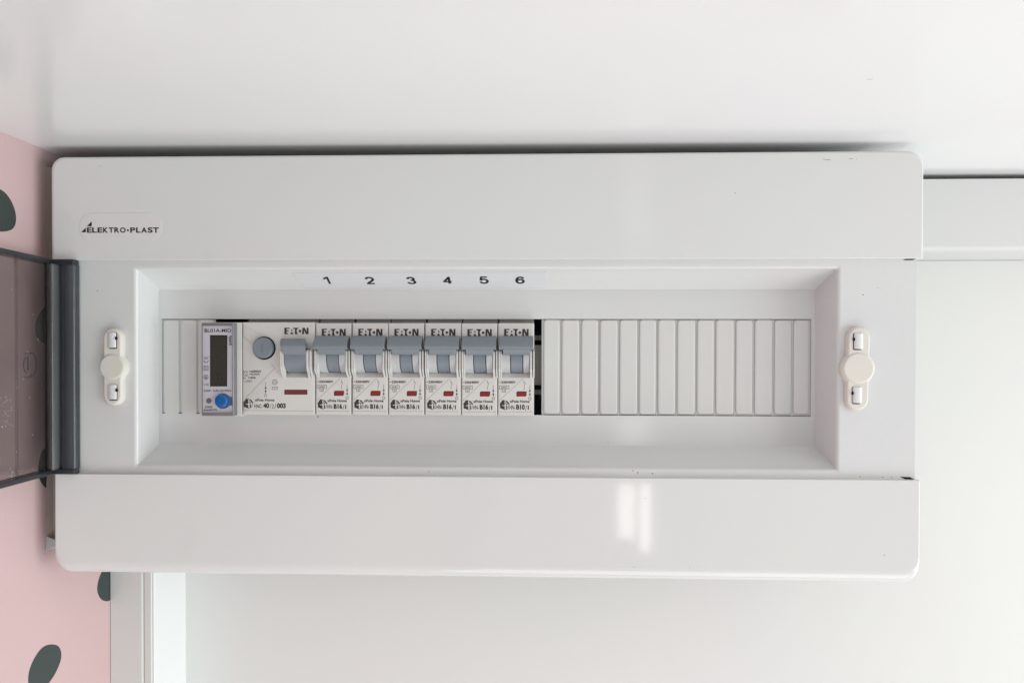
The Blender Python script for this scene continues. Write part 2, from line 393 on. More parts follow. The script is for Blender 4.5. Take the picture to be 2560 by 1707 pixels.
for i in range(1, 5):
    t = i/4
    L.append(rim(lerp(.9, 1, t**.5), YR-1.0+1.0*(1-(1-t)**2), 0.8))
L.append(rrect(fx0+.3, fx1-.3, fz0+.3, fz1-.3, 0.6, YR)); L.append(rrect(ox0, ox1, oz0, oz1, 0.15, YR)); L.append(rrect(ox0, ox1, oz0, oz1, 0.15, YR+1.0)); 
g = G(); g.loft(L, cap1=False)
specks = [(244, 727, 1.3), (2158, 737, 1.4), (2195, 720, .9), (1582, 1176, 1.2), (1594, 1181, 1.5), (1631, 1183, 1.4), (1072, 1178, 1.2), (2150, 1191, 1.2), (2207, 1192, 1.2), (2229, 1193, 1.3)]
for x, y, r in specks: g.disc(x, y, r, YM-.04, 1, n=8)
for x, y, r in [(1986, 1120, 1.4), (795, 1041, 1.6), (1520, 1105, .8)]: g.disc(x, y, r, YR-.04, 1, n=8)
# flat dark patches painting the shade inside the lid-pivot openings, right-hand end
g.ppoly([(2256, 650.5), (2281, 650.5), (2292, 647), (2266, 647)], YM-.05, 1)
g.ppoly([(2249, 1191), (2275, 1192), (2289, 1199), (2262, 1197)], YM-.05, 1)
plate = g.build('frame_plate', [M_plate, M_dark], board, auto=30)
# blanking strips with the thin web behind them
def strip_run(edges, y0=799.3, y1=1035.0):
    for a, b in zip(edges[:-1], edges[1:]):
        xa, xb = AX(a+2.9, YR), AX(b-2.7, YR); za, zb = AZ(y1+random.uniform(-.6, .6), YR, (a+b)/2), AZ(y0+random.uniform(-.4, .6), YR, (a+b)/2)
        h = G()
        h.loft([rrect(xa, xb, za, zb, 1.5, YR+1.1, 5), rrect(xa, xb, za, zb, 1.5, YR+.45, 5), rrect(xa+.12, xb-.12, za+.12, zb-.12, 1.4, YR+.12, 5), rrect(xa+.45, xb-.45, za+.45, zb-.45, 1.2, YR-.06, 5), rrect(xa+.9, xb-.9, za+.9, zb-.9, .9, YR-.1, 5)])
        h.build('blanking_strip', M_blank, board)
RE = [1356.5, 1402, 1450.7, 1497.3, 1546.6, 1595.9, 1642.5, 1691, 1740.5, 1787.4, 1837.4, 1884.4, 1933.7, 1981.3, 2025]
strip_run(RE); strip_run([405.5, 449.5, 494, 535])
g = G()
g.box(AX(1354, YR), ox1-.05, YR+1.02, YR+1.6, oz0+.28, oz1-.28)
for k, a in enumerate(RE[:-1]): g.box(AX(a-1.0, YR), AX(a+1.0, YR), YR+.75, YR+1.01, oz0+.02, oz1-.4)
g.build('blanking_web', M_blank, board)
g = G(); g.box(ox0+.02, AX(537, YR), YR+1.02, YR+1.6, oz0+.28, oz1-.28)
g.build('blanking_web', M_blank, board)

# mounting rail seen in the slot
g = G()
zr1, zr0 = AZ(838, 40), AZ(986, 40)
g.box(ox0+2, ox1-2, 40, 41.2, zr1-2.6, zr1); g.box(ox0+2, ox1-2, 40, 41.2, zr0, zr0+2.6)
g.box(ox0+2, ox1-2, 36, 37, AZ(962, 36), AZ(862, 36)); 
g.build('mounting_rail', M_steel, board, bevel=.2)

# brand sticker
g = G()
x0s, x1s = AX(199, 0, 568), AX(405, 0, 568); z0s, z1s = AZ(603, 0, 300), AZ(533, 0, 300)
g.loft([rrect(x0s, x1s, z0s, z1s, 6.2, .0, 10), rrect(x0s, x1s, z0s, z1s, 6.2, -.09, 10), rrect(x0s+.15, x1s-.15, z0s+.15, z1s-.15, 6.1, -.12, 10)])
st = g.build('brand_sticker', M_stick, board)
g = G(); q = lambda a, b: (180+a/9.8, 530+b/9.8); Yk = -.17
g.ppoly([q(225, 500), q(340, 500), q(340, 382)], Yk); g.ppoly([q(362, 352), q(482, 352), q(485, 232)], Yk)
def wt(s, a, b): g.text(s, 180+a/9.8, 180+b/9.8, 530+380/9.8, 530+510/9.8, Yk, bold=.034)
for ch, a, b in [('E', 365, 480), ('L', 492, 610), ('E', 625, 742), ('K', 760, 885), ('T', 900, 1018), ('R', 1035, 1160), ('O', 1175, 1315),
                 ('P', 1425, 1550), ('L', 1568, 1680), ('A', 1695, 1838), ('S', 1852, 1978), ('T', 1985, 2125)]: wt(ch, a, b)
g.disc(180+1368/9.8, 530+448/9.8, 2.6, Yk)
g.flat = True; g.build('lettering', M_ink, st)

# numbered tape on the upper slope of the recess
P1 = Vector((0, YM+e, lerp(rz1, fz1, 0))); P2 = Vector((0, YR-1.0, lerp(rz1, fz1, .9)))
sn = Vector((0, (P2-P1).z, -(P2-P1).y)).normalized()
if sn.y > 0: sn = -sn
print('slope n', sn)
def on_slope(x, y, off=.12): return hit(x, y, P1+sn*off, sn)
def slope_pt(x, t, off): 
    p = P1.lerp(P2, t)+sn*off; return Vector((x, p.y, p.z))
g = G()
xa, xb = on_slope(752, 690).x, on_slope(1366, 690).x
g.add([slope_pt(a, b, c) for c in (.14, .02) for a, b in ((xa-3.5, .12), (xb, .12), (xb, .97), (xa, .97))], [(0, 1, 2, 3), (0, 4, 5, 1), (1, 5, 6, 2), (2, 6, 7, 3), (3, 7, 4, 0)])
tape = g.build('number_tape', M_strip, board)
DIG = {'2': [[(-.95,-.45),(-.75,-.82),(-.35,-1),(.15,-1),(.65,-.85),(.9,-.5),(.78,-.15),(.35,.2),(-.35,.6),(-.85,1),(1,1)]],
       '3': [[(-.95,-.5),(-.7,-.87),(-.2,-1),(.35,-.95),(.75,-.68),(.7,-.32),(.35,-.1),(-.2,-.06)], [(.2,-.08),(.65,.05),(.95,.35),(.88,.68),(.5,.93),(0,1),(-.6,.9),(-.98,.5)]],
       '4': [[(.42,1.1),(.42,-1),(-1,.42),(1.05,.42)]],
       '5': [[(.85,-1),(-.65,-1),(-.85,-.02),(-.4,-.25),(.1,-.3),(.65,-.12),(.95,.28),(.8,.7),(.35,.95),(-.2,1),(-.7,.85),(-.98,.48)]],
       '6': [[(.9,-.5),(.6,-.87),(.1,-1),(-.45,-.85),(-.82,-.45),(-.95,.1),(-.82,.6),(-.4,.93),(.05,1),(.6,.88),(.93,.5),(.88,.12),(.5,-.18),(.05,-.26),(-.5,-.12),(-.88,.25)]]}
for ch, cx, cy in [('1', 819, 701), ('2', 925, 701.5), ('3', 1028, 701.5), ('4', 1119, 701), ('5', 1210, 700.5), ('6', 1300, 700.5)]:
    c = on_slope(cx, cy, .16); tl = (P2-P1).length; dn = (P2-P1).normalized()
    w, h = 2.4, 3.3
    g = G(); g.flat = True
    def fn(u, v, c=c): return c+Vector((u, 0, 0))+dn*v
    strokes = DIG.get(ch)
    if strokes:
        hw = .62
        for st_ in strokes:
            P = [(a*(w-hw), b*(h-hw*.8)) for a, b in st_]
            for (a, b), (c_, d) in zip(P[:-1], P[1:]):
                L_ = math.hypot(c_-a, d-b); nx, ny = -(d-b)/L_*hw, (c_-a)/L_*hw
                g.poly([fn(a+nx, b+ny), fn(c_+nx, d+ny), fn(c_-nx, d-ny), fn(a-nx, b-ny)])
            for (a, b) in P[1:-1]: g.poly([fn(a+hw*math.cos(k*PI/5), b+hw*math.sin(k*PI/5)) for k in range(10)])
    elif ch == '1':
        for p in ([(-.2, -3.3), (.95, -3.3), (.95, 3.3), (-.2, 3.3)], [(-.2, -3.3), (-.2, -1.6), (-1.8, -.6), (-1.8, -2.0)]): g.poly([fn(a, b) for a, b in p])
    else: g.text(ch, -w if ch != '1' else -1.3, w if ch != '1' else .9, -h, h, 0, bold=.034, fn=fn)
    g.build('digit', M_ink, tape)

# cream lid catches with their white pegs
def catch(cx, cy, rc, wc, top, bot, off, pegs, hookside, tilt=0):
    Yb, Yf = YM, YM-3.0
    def outline(k, Y, dx):
        pts = []; Z = AZ(cy, YM, cx); X = AX(cx, YM)+dx; s_ = 1/5.4
        R_, Wc, T, B = (rc-k)*s_, (wc-k)*s_, (cy-top-k)*s_, (bot-cy-k)*s_
        zs = []
        m = 48; half = []
        for i in range(m+1):
            z = -B+(T+B)*(0.5-0.5*math.cos(PI*i/m))
            w = 0
            if abs(z) < R_: w = math.sqrt(R_*R_-z*z)
            cap = Wc
            if z > T-Wc: cap = math.sqrt(max(Wc*Wc-(z-(T-Wc))**2, 0))
            if z < -B+Wc: cap = math.sqrt(max(Wc*Wc-(z+B-Wc)**2, 0))
            half.append((max(w, cap), z))
        P = [Vector((X+w+tilt*z, Y, Z+z)) for w, z in half] + [Vector((X-w+tilt*z, Y, Z+z)) for w, z in reversed(half)]
        return P
    g = G()
    g.loft([outline(0, Yb, 0), outline(0, Yb-1.4, 0), outline(1.2, Yb-2.2, 0), outline(3.2, Yb-2.8, 0), outline(5.5, Yf, 0)])
    c = g.build('lid_catch', M_cream, board, auto=50)
    g = G(); X = AX(cx, YM); Z = AZ(cy, YM, cx); rr = (rc-5)/5.4
    L = [[Vector((X+(r)*math.cos(2*PI*i/40), Y, Z+(r)*math.sin(2*PI*i/40))) for i in range(40)] for r, Y in ((rr, Yf+.2), (rr, Yf-.25), (rr-.3, Yf-.45), (rr-.8, Yf-.5))]
    g.loft(L); g.build('catch_boss', M_cream, c, auto=50)
    for (xa, xb, ya, yb) in pegs:
        Yp = Yf-.05
        g = G()
        xm, zm = sorted((AX(xa, Yp), AX(xb, Yp))), sorted((AZ(ya, Yp, xa), AZ(yb, Yp, xa)))
        # rounded white peg; the shade of its recess is a flat dark patch
        n2 = 10; pr = []
        w = (xm[1]-xm[0])/2; cxp = sum(xm)/2
        for i in range(n2+1):
            a = PI*i/n2; pr.append((cxp-w*math.cos(a), Yp+.25-0.95*math.sin(a)))
        g.prism_z(pr, zm[0], zm[1], sm=True)
        g.build('peg', M_peg, c, auto=60)
        g = G(); g.flat = True
        sgn = hookside
        xs = xb if sgn > 0 else xa
        g.ppoly([(xs-sgn*3, ya-2), (xs+sgn*1.6, ya), (xs+sgn*1.6, yb+2), (xs-sgn*4, yb+3), (xs-sgn*18, yb+3), (xs-sgn*20, yb+1), (xs-sgn*12, yb+.5), (xs-sgn*4, yb-1)], Yp, 0)
        ym = (ya+yb)/2-5
        g.disc(xs-sgn*.5, ym, 3.6, Yp-.85, 0, ry=4.6, n=14)
        g.build('slot_shade', M_dark, c)  # flat dark shape painting the shade of the peg's recess
    return c
catch(289, 917, 36.5, 25, 818, 1015, 0, [(269, 291, 832, 869), (269, 292, 962, 998)], 1)
catch(2139.5, 920.5, 42, 28, 818, 1024, 0, [(2134, 2158, 834, 872), (2131, 2156, 968, 1007)], -1, tilt=.02)

# smoked lid, swung open against the wall
lt, lb = AZ(649, -1, 140), AZ(1184, -1, 140)
pa = Vector((AX(118, -1.5), -1.5, 0)); d0 = hit(0, 900, Vector((0, -36, 0)), Vector((0, 1, 0)))
dirL = Vector((d0.x-pa.x, d0.y-pa.y, 0)).normalized(); nL = Vector((-dirL.y, dirL.x, 0))
if nL.x < 0: nL = -nL                   # towards the camera side
print('lid dir', dirL, 'wall clearance', pa.x-XW)
def lidp(s, w, z): p = pa+dirL*s+nL*w; return Vector((p.x, p.y, z))
def lidbox(G_, s0, s1, w0, w1, z0, z1, m=0):
    vs = [lidp(s, w, z) for z in (z0, z1) for w in (w0, w1) for s in (s0, s1)]
    G_.add(vs, [(0,2,3,1), (4,5,7,6), (0,1,5,4), (2,6,7,3), (0,4,6,2), (1,3,7,5)], m)
g = G(); LL = 372
lidbox(g, 0, 22, -1.6, 0, lb+2.4, lt-2.4); lidbox(g, 22, LL, -1.75, -.15, lb+2.4, lt-2.4)
lid = g.build('lid', M_smoke, board)
tag(lid, 'smoked see-through lid swung open')
g = G(); lidbox(g, -1.0, LL, -1.7, 3.6, lt-2.3, lt); g.build('rim', M_smoke3, lid, bevel=.3)
g = G(); lidbox(g, -1.0, LL, -1.7, 3.6, lb, lb+2.3); g.build('rim', M_smoke3, lid, bevel=.3)
g = G(); lidbox(g, LL, LL+2, -1.7, 3.6, lb, lt); g.build('rim', M_smoke3, lid, bevel=.3)
g = G()
xs = [AX(116, -1), AX(118, -4), AX(123, -5.6), AX(130, -6), AX(137, -5), AX(142.5, -3.2)]
ys = [-1.2, -4.0, -5.6, -6.0, -5.0, -3.2]
inner = [(xs[5], .8), (xs[4], -.6), (xs[3], -3.6), (xs[2]+.6, -3.6), (xs[1]+1.0, -2.4), (xs[0]+1.2, .8), (xs[0], .8)]
g.prism_z(list(zip(xs, ys))+inner, lb+2.5, lt-2.5, sm=True); g.build('hinge_cover', M_smoke2, lid, auto=50)
g = G(); xa, xb = AX(143.5, -3), AX(187.5, -2); rr = (xb-xa)/2
pr = [((xa+xb)/2-rr*math.cos(PI*i/12), .6-3.4*math.sin(PI*i/12)**.7) for i in range(13)]
pr += [(xb, 1.6), (xb-.9, 1.6), (xb-.9, .6), ((xa+xb)/2, -1.0), (xa+.9, .6), (xa+.9, 1.6), (xa, 1.6)]
g.prism_z(pr, lb+2.5, lt-2.5, sm=True); g.build('hinge_knuckle', M_smoke4, lid, auto=50)
g = G(); lidbox(g, -1.6, -.1, -1.2, .3, lb+2.3, lt-2.3); g.build('hinge_pin', M_ink, lid)
for z0_, z1_ in ((lt-2.6, lt-.1), (lb+.1, lb+2.6)):
    g = G(); g.box(AX(126, -3), AX(187.5, -1.8), -3.2, 1.5, z0_, z1_); g.build('end_cap', M_smoke3, lid, bevel=.3)
# moulded mark on the lid
g = G(); g.flat = True
def onlid(x, y, off=.06): return hit(x, y, pa+nL*off, nL)
def lring(cx, cy, rx, ry, w, a0=0, a1=360, n=30):
    for i in range(n):
        a, b = math.radians(a0+(a1-a0)*i/n), math.radians(a0+(a1-a0)*(i+1)/n)
        g.poly([onlid(cx+rx*math.cos(a), cy+ry*math.sin(a)), onlid(cx+rx*math.cos(b), cy+ry*math.sin(b)),
                onlid(cx+(rx-w)*math.cos(b), cy+(ry-w)*math.sin(b)), onlid(cx+(rx-w)*math.cos(a), cy+(ry-w)*math.sin(a))])
lring(78, 912, 13, 31, 1.2, -100, 100); lring(70, 912, 12, 22, 1.8, 110, 250)
g.poly([onlid(68.5, 892), onlid(71, 892), onlid(71, 926), onlid(68.5, 926)])
for (a, b) in [(62, 883), (66, 882), (70, 885), (74, 882), (62, 941), (67, 944), (72, 940), (77, 936)]:
    g.poly([onlid(a, b), onlid(a+3, b-1), onlid(a+3.4, b+1.6), onlid(a+.4, b+2.4)])
g.build('moulded_mark', M_smoke3, lid)
g = G(); g.flat = True; random.seed(3)
for k in range(60):
    x, y = random.choice([(random.uniform(2, 30), random.uniform(990, 1080)), (random.uniform(0, 110), random.uniform(660, 1170)), (random.uniform(2, 115), 1190-random.uniform(0, 110)*.16+random.uniform(-4, 3))])
    r = random.uniform(.5, 1.1)
    g.poly([onlid(x+r*math.cos(a), y+r*1.3*math.sin(a), .1) for a in [2*PI*i/6 for i in range(6)]])
g.build('dust_specks', M_peg, lid)

# ------------------------------------------------------------------ modules
YB = 15.0
def eaton(g, x0, x1, y0, y1, Y, m=0):
    P = [[(0,1),(.225,1),(.205,.84),(.09,.84),(.09,.62),(.185,.62),(.165,.44),(.09,.44),(.09,.17),(.165,.17),(.145,0),(0,0)],
         [(.31,.85),(.275,.5),(.345,.5)], [(.27,.3),(.34,.3),(.365,0),(.245,0)],
         [(.36,1),(.585,1),(.545,.84),(.505,.6),(.515,.3),(.555,0),(.435,0),(.44,.8),(.385,.8)],
         [(.735,0),(.745,1),(.85,1),(.92,.4),(.925,1),(1,1),(1,0),(.89,0),(.815,.62),(.815,0)]]
    for p in P: g.ppoly([(x0+a*(x1-x0), y1-b*(y1-y0)) for a, b in p], Y, m)
    g.disc(x0+.645*(x1-x0), (y0+y1)/2+.3, .055*(x1-x0), Y, m, n=14)
def house(g, fx, Y, m=0, ml=1):
    P = [(280,1020),(425,1050),(520,1155),(485,1162),(480,1305),(360,1345),(205,1290),(200,1165),(185,1155)]
    g.ppoly([fx(a, b) for a, b in P], Y, m)
    for p in [[(345,1060),(392,1048),(375,1120),(350,1150)], [(330,1195),(385,1125),(405,1090),(470,1165),(465,1295),(438,1308),(436,1205),(395,1205),(395,1322),(352,1325),(350,1215),(275,1215),(278,1190)]]:
        g.ppoly([fx(a, b) for a, b in p], Y-.03, ml)
    c = fx(412, 1158); g.disc(c[0], c[1], 2.0, Y-.06, m, n=10)
def arrows(g, x, y0, Y, k=1.0, m=0):
    g.line([(x, y0), (x, y0+26*k)], .8*k, Y, m)
    g.ppoly([(x-2.3*k, y0+15.5*k), (x, y0+9*k), (x+2.3*k, y0+15.5*k)], Y-.01, m)
    g.ppoly([(x-2.3*k, y0+21*k), (x, y0+28*k), (x+2.3*k, y0+21*k)], Y-.01, m)
    g.ring(x, y0+33*k, 3.7*k, 1.0*k, Y, m, n=16)
def module_body(g, xa, xb, hx0, hx1, y0=807.5, y1=1037.5, hy0=871, hy1=943.5, mid=None):
    """front face with bevelled edge and a cavity for the toggle"""
    X_0, X_1 = AX(xa+1.35, YB), AX(xb-1.35, YB); mid = mid or (xa+xb)/2
    za, zb = AZ(y1, YB, mid), AZ(y0, YB, mid)
    h0, h1 = AX(hx0, YB), AX(hx1, YB); ha, hb = AZ(hy1, YB, mid), AZ(hy0, YB, mid)
    L = [rrect(X_0, X_1, za, zb, .15, 46), rrect(X_0, X_1, za, zb, .3, YB+.5), rrect(X_0+.15, X_1-.15, za+.2, zb-.15, .35, YB+.12), rrect(X_0+.45, X_1-.45, za+.5, zb-.4, .35, YB)]
    L.append(rrect(h0, h1, ha, hb, .25, YB)); L.append(rrect(h0+.15, h1-.15, ha+2.3, hb-.1, .2, YB+2.2)); L.append(rrect(h0+.15, h1-.15, ha+2.3, hb-.1, .2, YB+9))
    g.loft(L, cap1=True)
    return X_0, X_1, za, zb

def rear(x0, x1, mid, parent):
    h = G(); h.box(x0+.15, x1-.15, 22.5, 35, AZ(1030, YB, mid), AZ(790, YB, mid)); h.build('rear_housing', M_rear, parent)

def toggle(parent, sx, bar, neck, drum, mid):
    """sx: px lists for the breaker at the reference position"""
    T = lambda y, Y: (Y, AZ(y, Y, mid))
    g = G()
    prof = [T(839, 13.8), T(840, 12), T(848, 9.6), T(858, 7.8), T(866, 7.1), T(871, 7.4), T(873.5, 8.6), T(874, 14.5)]
    g.prism_x(prof, AX(bar[0], 7.3), AX(bar[1], 7.3))
    prof = [T(860, 14), T(866, 8.6), T(873, 8.3), T(882, 9.3), T(886.5, 10.2), T(887, 14.6)]
    g.prism_x(prof, AX(neck[0], 9), AX(neck[1], 9))
    cz = AZ(893, 19, mid); R_ = 7.6; cyc = 19.2
    pr = [(cyc-R_*math.cos(a), cz-R_*math.sin(a)) for a in [math.radians(v) for v in range(-20, 86, 7)]]+[(cyc, cz-R_*.95), (cyc, cz+3)]
    g.prism_x(pr, AX(drum[0], 12), AX(drum[1], 12), sm=True)
    return g.build('toggle', M_lever, parent, bevel=.35)

MECH = None
def make_breaker(rating, ref):
    """reference position: px 879..970 (second breaker)"""
    xa, xb = 879.0, 970.2; mid = 924.5
    ox = AX(mid, YB); t = empty('circuit_breaker', (ox, 46, AZ(1034, YB, mid)))
    g = G(); X_0, X_1, za, zb = module_body(g, xa, xb, 887, 961.5)
    # raised guards beside the toggle
    T = lambda y, Y: (Y, AZ(y, Y, mid))
    gp = [T(872, 15.1), T(874, 12), T(878, 11.2), T(922, 11.2), T(930, 12.0), T(944, 15.1)]
    for a, b in ((877.6, 881.6), (882.4, 885.6), (955.4, 960.0), (963.0, 966.4)):
        g.prism_x(gp, AX(a, 11.2), AX(b, 11.2))
    g.box(AX(960, 13), AX(963, 13), 12.9, 15.1, AZ(932, 13, mid), AZ(876, 13, mid))
    g.box(AX(881.6, 13), AX(882.4, 13), 12.4, 15.1, AZ(932, 13, mid), AZ(876, 13, mid))
    g.build('housing', M_body, t, bevel=0, auto=30)
    rear(X_0, X_1, mid, t)
    # white fixed shells either side of the drum
    cz = AZ(893, 19, mid); R_ = 7.9; cyc = 19.2
    for a, b in ((886.4, 907), (939.6, 954.8)):
        g = G()
        pr = [(cyc-R_*math.cos(v), cz-R_*math.sin(v)) for v in [math.radians(q) for q in range(-12, 84, 6)]]+[(cyc+2, cz-R_), (cyc+2, cz+2)]
        g.prism_x(pr, AX(a, 12), AX(b, 12), sm=True); g.build('side_shell', M_white, t, auto=40)
    toggle(t, None, (873.6, 959.5), (885.5, 954), (908.3, 938), mid)
    g = G()      # red position window, framed
    Yp = YB-.05
    q = lambda a, b: (870+a/13.07, 920+b/13.07)
    g.ppoly([q(730, 908), q(728, 800), q(742, 760), q(765, 742), q(1056, 742), q(1056, 850), q(1046, 885), q(1022, 908)], Yp+.02, 1)
    g.ppoly([q(750, 890), q(750, 805), q(775, 762), q(1036, 762), q(1036, 850), q(1010, 890)], Yp-.03, 0)
    g.flat = True; g.build('indicator_window', [M_red, M_dark], t)
    g = G(); g.flat = True
    x_l, x_r = 895, 955.4
    e_ = G(); e_.flat = True; eaton(e_, x_l, x_r, 822, 839.4, Yp); e_.build('brand_logo', M_ink2, t)
    g.text('230/400V', q(240, 0)[0], q(705, 0)[0], q(0, 408)[1], q(0, 487)[1], Yp, 1, bold=.035)
    g.line([q(170, 452), q(225, 448)], 1.0, Yp, 1)
    g.line([q(178, 560), q(485, 560), q(485, 668), q(178, 668)], .9, Yp, 2, closed=True)
    g.text('6000', q(235, 0)[0], q(430, 0)[0], q(0, 590)[1], q(0, 640)[1], Yp, 2, bold=.01)
    g.line([q(270, 672), q(270, 765), q(382, 765), q(382, 672)], .9, Yp, 2)
    g.text('3', q(315, 0)[0], q(348, 0)[0], q(0, 688)[1], q(0, 745)[1], Yp, 2, bold=.01)
    g.line([q(935, 330), q(170, 1050)], .8, Yp, 3)
    g.line([q(970, 395), q(966, 465)], .9, Yp, 1); g.line([q(966, 460), q(1010, 470), q(985, 570), q(968, 690)], .8, Yp, 1)
    arrows(g, q(1160, 0)[0], q(0, 545)[1], Yp, 1.0, 1)
    house(g, q, Yp, 1, 4)
    g.text('xPole Home', q(512, 0)[0], q(1150, 0)[0], q(0, 1022)[1], q(0, 1112)[1], Yp, 1, bold=.03)
    g.text('HN-', q(508, 0)[0], q(690, 0)[0], q(0, 1195)[1], q(0, 1330)[1], Yp, 1, bold=.012)
    g.text(rating, q(722, 0)[0], q(998, 0)[0], q(0, 1170)[1], q(0, 1335)[1], Yp, 0, bold=.045)
    g.text('/', q(1015, 0)[0], q(1070, 0)[0], q(0, 1195)[1], q(0, 1365)[1], Yp, 1)
    g.text('1', q(1095, 0)[0], q(1130, 0)[0], q(0, 1205)[1], q(0, 1335)[1], Yp, 1)
    g.line([(885, 1027.5), (965, 1028)], .7, Yp, 3)
    g.build('printed_marking', [M_ink, M_ink2, M_ink2, M_ink3, M_body], t)
    return t
def copy_thing(o, loc):
    r = o.copy(); C.objects.link(r); r.location = loc
    for ch in list(o.children):
        c = ch.copy(); C.objects.link(c); c.parent = r
    return r
edges = [788.3, 879.0, 970.2, 1061.6, 1152.8, 1244.6, 1335.2]
GRP = 'circuit breakers in a row on the board'
ordn = ['one', 'two', 'three', 'four', 'five', 'six']
first = make_breaker('B16', 0)
for k in range(6):
    cxp = (edges[k]+edges[k+1])/2
    X = AX(cxp, YB, 920)
    if k == 0: b = first; b.location.x = X*MM
    elif k < 5: b = copy_thing(first, (X*MM, first.location.y, first.location.z))
    else:
        b = make_breaker('B10', 1); b.location.x = X*MM
    b.location.x += random.uniform(-.07, .07)*MM; b.location.z += random.uniform(-.12, .1)*MM; b.location.y += random.uniform(-.12, .12)*MM
    b.rotation_euler.y = math.radians(random.uniform(-.15, .15))
    txt = ['B16 breaker right beside the wide one with the round button, below the number 1',
           'B16 breaker below the number 2, second narrow one from the wide breaker',
           'B16 breaker below the number 3 on the tape, third narrow one of the row',
           'B16 breaker below the number 4 on the tape, fourth narrow one of the row',
           'B16 breaker below the number 5, directly left of the one marked B10',
           'breaker marked B10 ending the row, below the number 6 beside a dark gap'][k]
    tag(b, txt, 'circuit breaker', GRP)

# wide residual-current breaker with round test button
mid = 697
rc = empty('residual_current_breaker', (AX(mid, YB), 46, AZ(1034, YB, mid)))
tag(rc, 'double-width breaker with a round blue-grey button and long red bar, right of the meter', 'circuit breaker')
g = G(); X_0, X_1, za, zb = module_body(g, 605.2, 788.2, 709, 772, y0=805.5, y1=1037.5, hy0=871, hy1=943.5)
T = lambda y, Y: (Y, AZ(y, Y, mid))
gp = [T(872, 15.1), T(874, 12), T(878, 11.2), T(915, 11.2), T(926, 12.0), T(946, 15.1)]
for a, b in ((700.5, 704.5), (705.0, 709.2), (765.6, 770.8), (774.0, 778.8)): g.prism_x(gp, AX(a, 11.2), AX(b, 11.2))
g.box(AX(770.8, 12), AX(774, 12), 12.2, 15.1, AZ(932, 13, mid), AZ(876, 13, mid))
g.build('housing', M_body, rc, auto=30); rear(X_0, X_1, mid, rc)
g = G()
prof = [T(846.5, 13.8), T(847.5, 11.6), T(855, 9.6), T(864, 8.4), T(870, 8.6), T(880, 10.2), T(887, 11), T(887.5, 14.5)]
# waisted lever: bar tapering to the drum
xl = [(701.5, 763.5), (701, 763), (700, 762.5), (699.8, 762.5), (701.5, 763.2), (706, 765), (709.5, 765.6), (709.5, 765.6)]
LA = [Vector((AX(a, Y), Y, z)) for (a, b), (Y, z) in zip(xl, prof)]; LB = [Vector((AX(b, Y), Y, z)) for (a, b), (Y, z) in zip(xl, prof)]
g.loft([LA, LB], cap0=True, cap1=True, sm=False)
cz = AZ(893, 19, mid); R_ = 7.6; cyc = 18.6
pr = [(cyc-R_*math.cos(a), cz-R_*math.sin(a)) for a in [math.radians(v) for v in range(-20, 86, 7)]]+[(cyc, cz-R_*.95), (cyc, cz+3)]
g.prism_x(pr, AX(710.2, 11.5), AX(765.2, 11.5), sm=True)
g.build('toggle', M_lever, rc, bevel=.35)
bx, bz = AX(658.5, YB-1), AZ(869.5, YB-1, 658)
def turn(prof, cx, cz, n=48): return [[Vector((cx+r*math.cos(2*PI*i/n), Y, cz+r*math.sin(2*PI*i/n))) for i in range(n)] for r, Y in prof]
g = G(); g.loft(turn([(6.1, YB+.1), (6.1, YB-.3), (5.9, YB-.45), (5.65, YB-.35), (5.6, YB-.05)], bx+.15, bz-.1), cap1=False); g.build('button_collar', M_body, rc, auto=50)
g = G(); g.loft(turn([(5.6, YB-.06), (5.55, YB-.06), (5.2, YB-.03)], bx+.12, bz-.1), cap0=False, cap1=True); g.build('button_gap_shade', M_dark, rc)  # dark disc painting the shade in the ring groove around the button
g = G(); g.loft(turn([(5.0, YB+.1), (5.0, YB-1.7), (4.85, YB-2.0), (4.5, YB-2.15), (4.2, YB-2.1), (3.9, YB-2.1)], bx, bz))
g.box(bx-.18, bx+.18, YB-2.35, YB-2.05, bz-2.1, bz+1.9)
g.build('test_button', M_lever, rc, auto=50)
Yp = YB-.05
q = lambda a, b: (600+a/11.2, 910+b/11.2)
g = G(); g.flat = True
g.ppoly([q(1243, 716), q(1885, 716), q(1885, 852), q(1243, 852)], Yp+.02, 1); g.ppoly([q(1262, 738), q(1866, 738), q(1866, 834), q(1262, 834)], Yp-.03, 0)
g.build('indicator_window', [M_red2, M_dark], rc)
g = G(); g.flat = True
e_ = G(); e_.flat = True; eaton(e_, 711, 771.3, 819.2, 835.2, Yp); e_.build('brand_logo', M_ink2, rc)
g.text('Icn', q(92, 0)[0], q(215, 0)[0], q(0, 172)[1], q(0, 248)[1], Yp, 1); g.text('=6000A', q(258, 0)[0], q(600, 0)[0], q(0, 172)[1], q(0, 235)[1], Yp, 1, bold=.02)
g.text('I', q(92, 0)[0], q(104, 0)[0], q(0, 262)[1], q(0, 318)[1], Yp, 1); g.line([q(128, 332), q(160, 280), q(190, 332)], .7, Yp, 1, closed=True); g.text('n', q(196, 0)[0], q(232, 0)[0], q(0, 290)[1], q(0, 332)[1], Yp, 1)
g.text('=0,03A', q(258, 0)[0], q(560, 0)[0], q(0, 255)[1], q(0, 318)[1], Yp, 1, bold=.02)
g.text('In', q(92, 0)[0], q(160, 0)[0], q(0, 350)[1], q(0, 418)[1], Yp, 1); g.text('=40A', q(228, 0)[0], q(450, 0)[0], q(0, 350)[1], q(0, 408)[1], Yp, 1, bold=.02)
g.text('~230V', q(90, 0)[0], q(340, 0)[0], q(0, 445)[1], q(0, 505)[1], Yp, 1)
g.line([(607.5, 840), (629, 858.5)], .8, Yp, 3); g.line([q(880, 10), q(970, 118), q(160, 940)], .8, Yp, 3)
arrows(g, q(718, 0)[0], q(0, 510)[1], Yp, 1.0, 1)
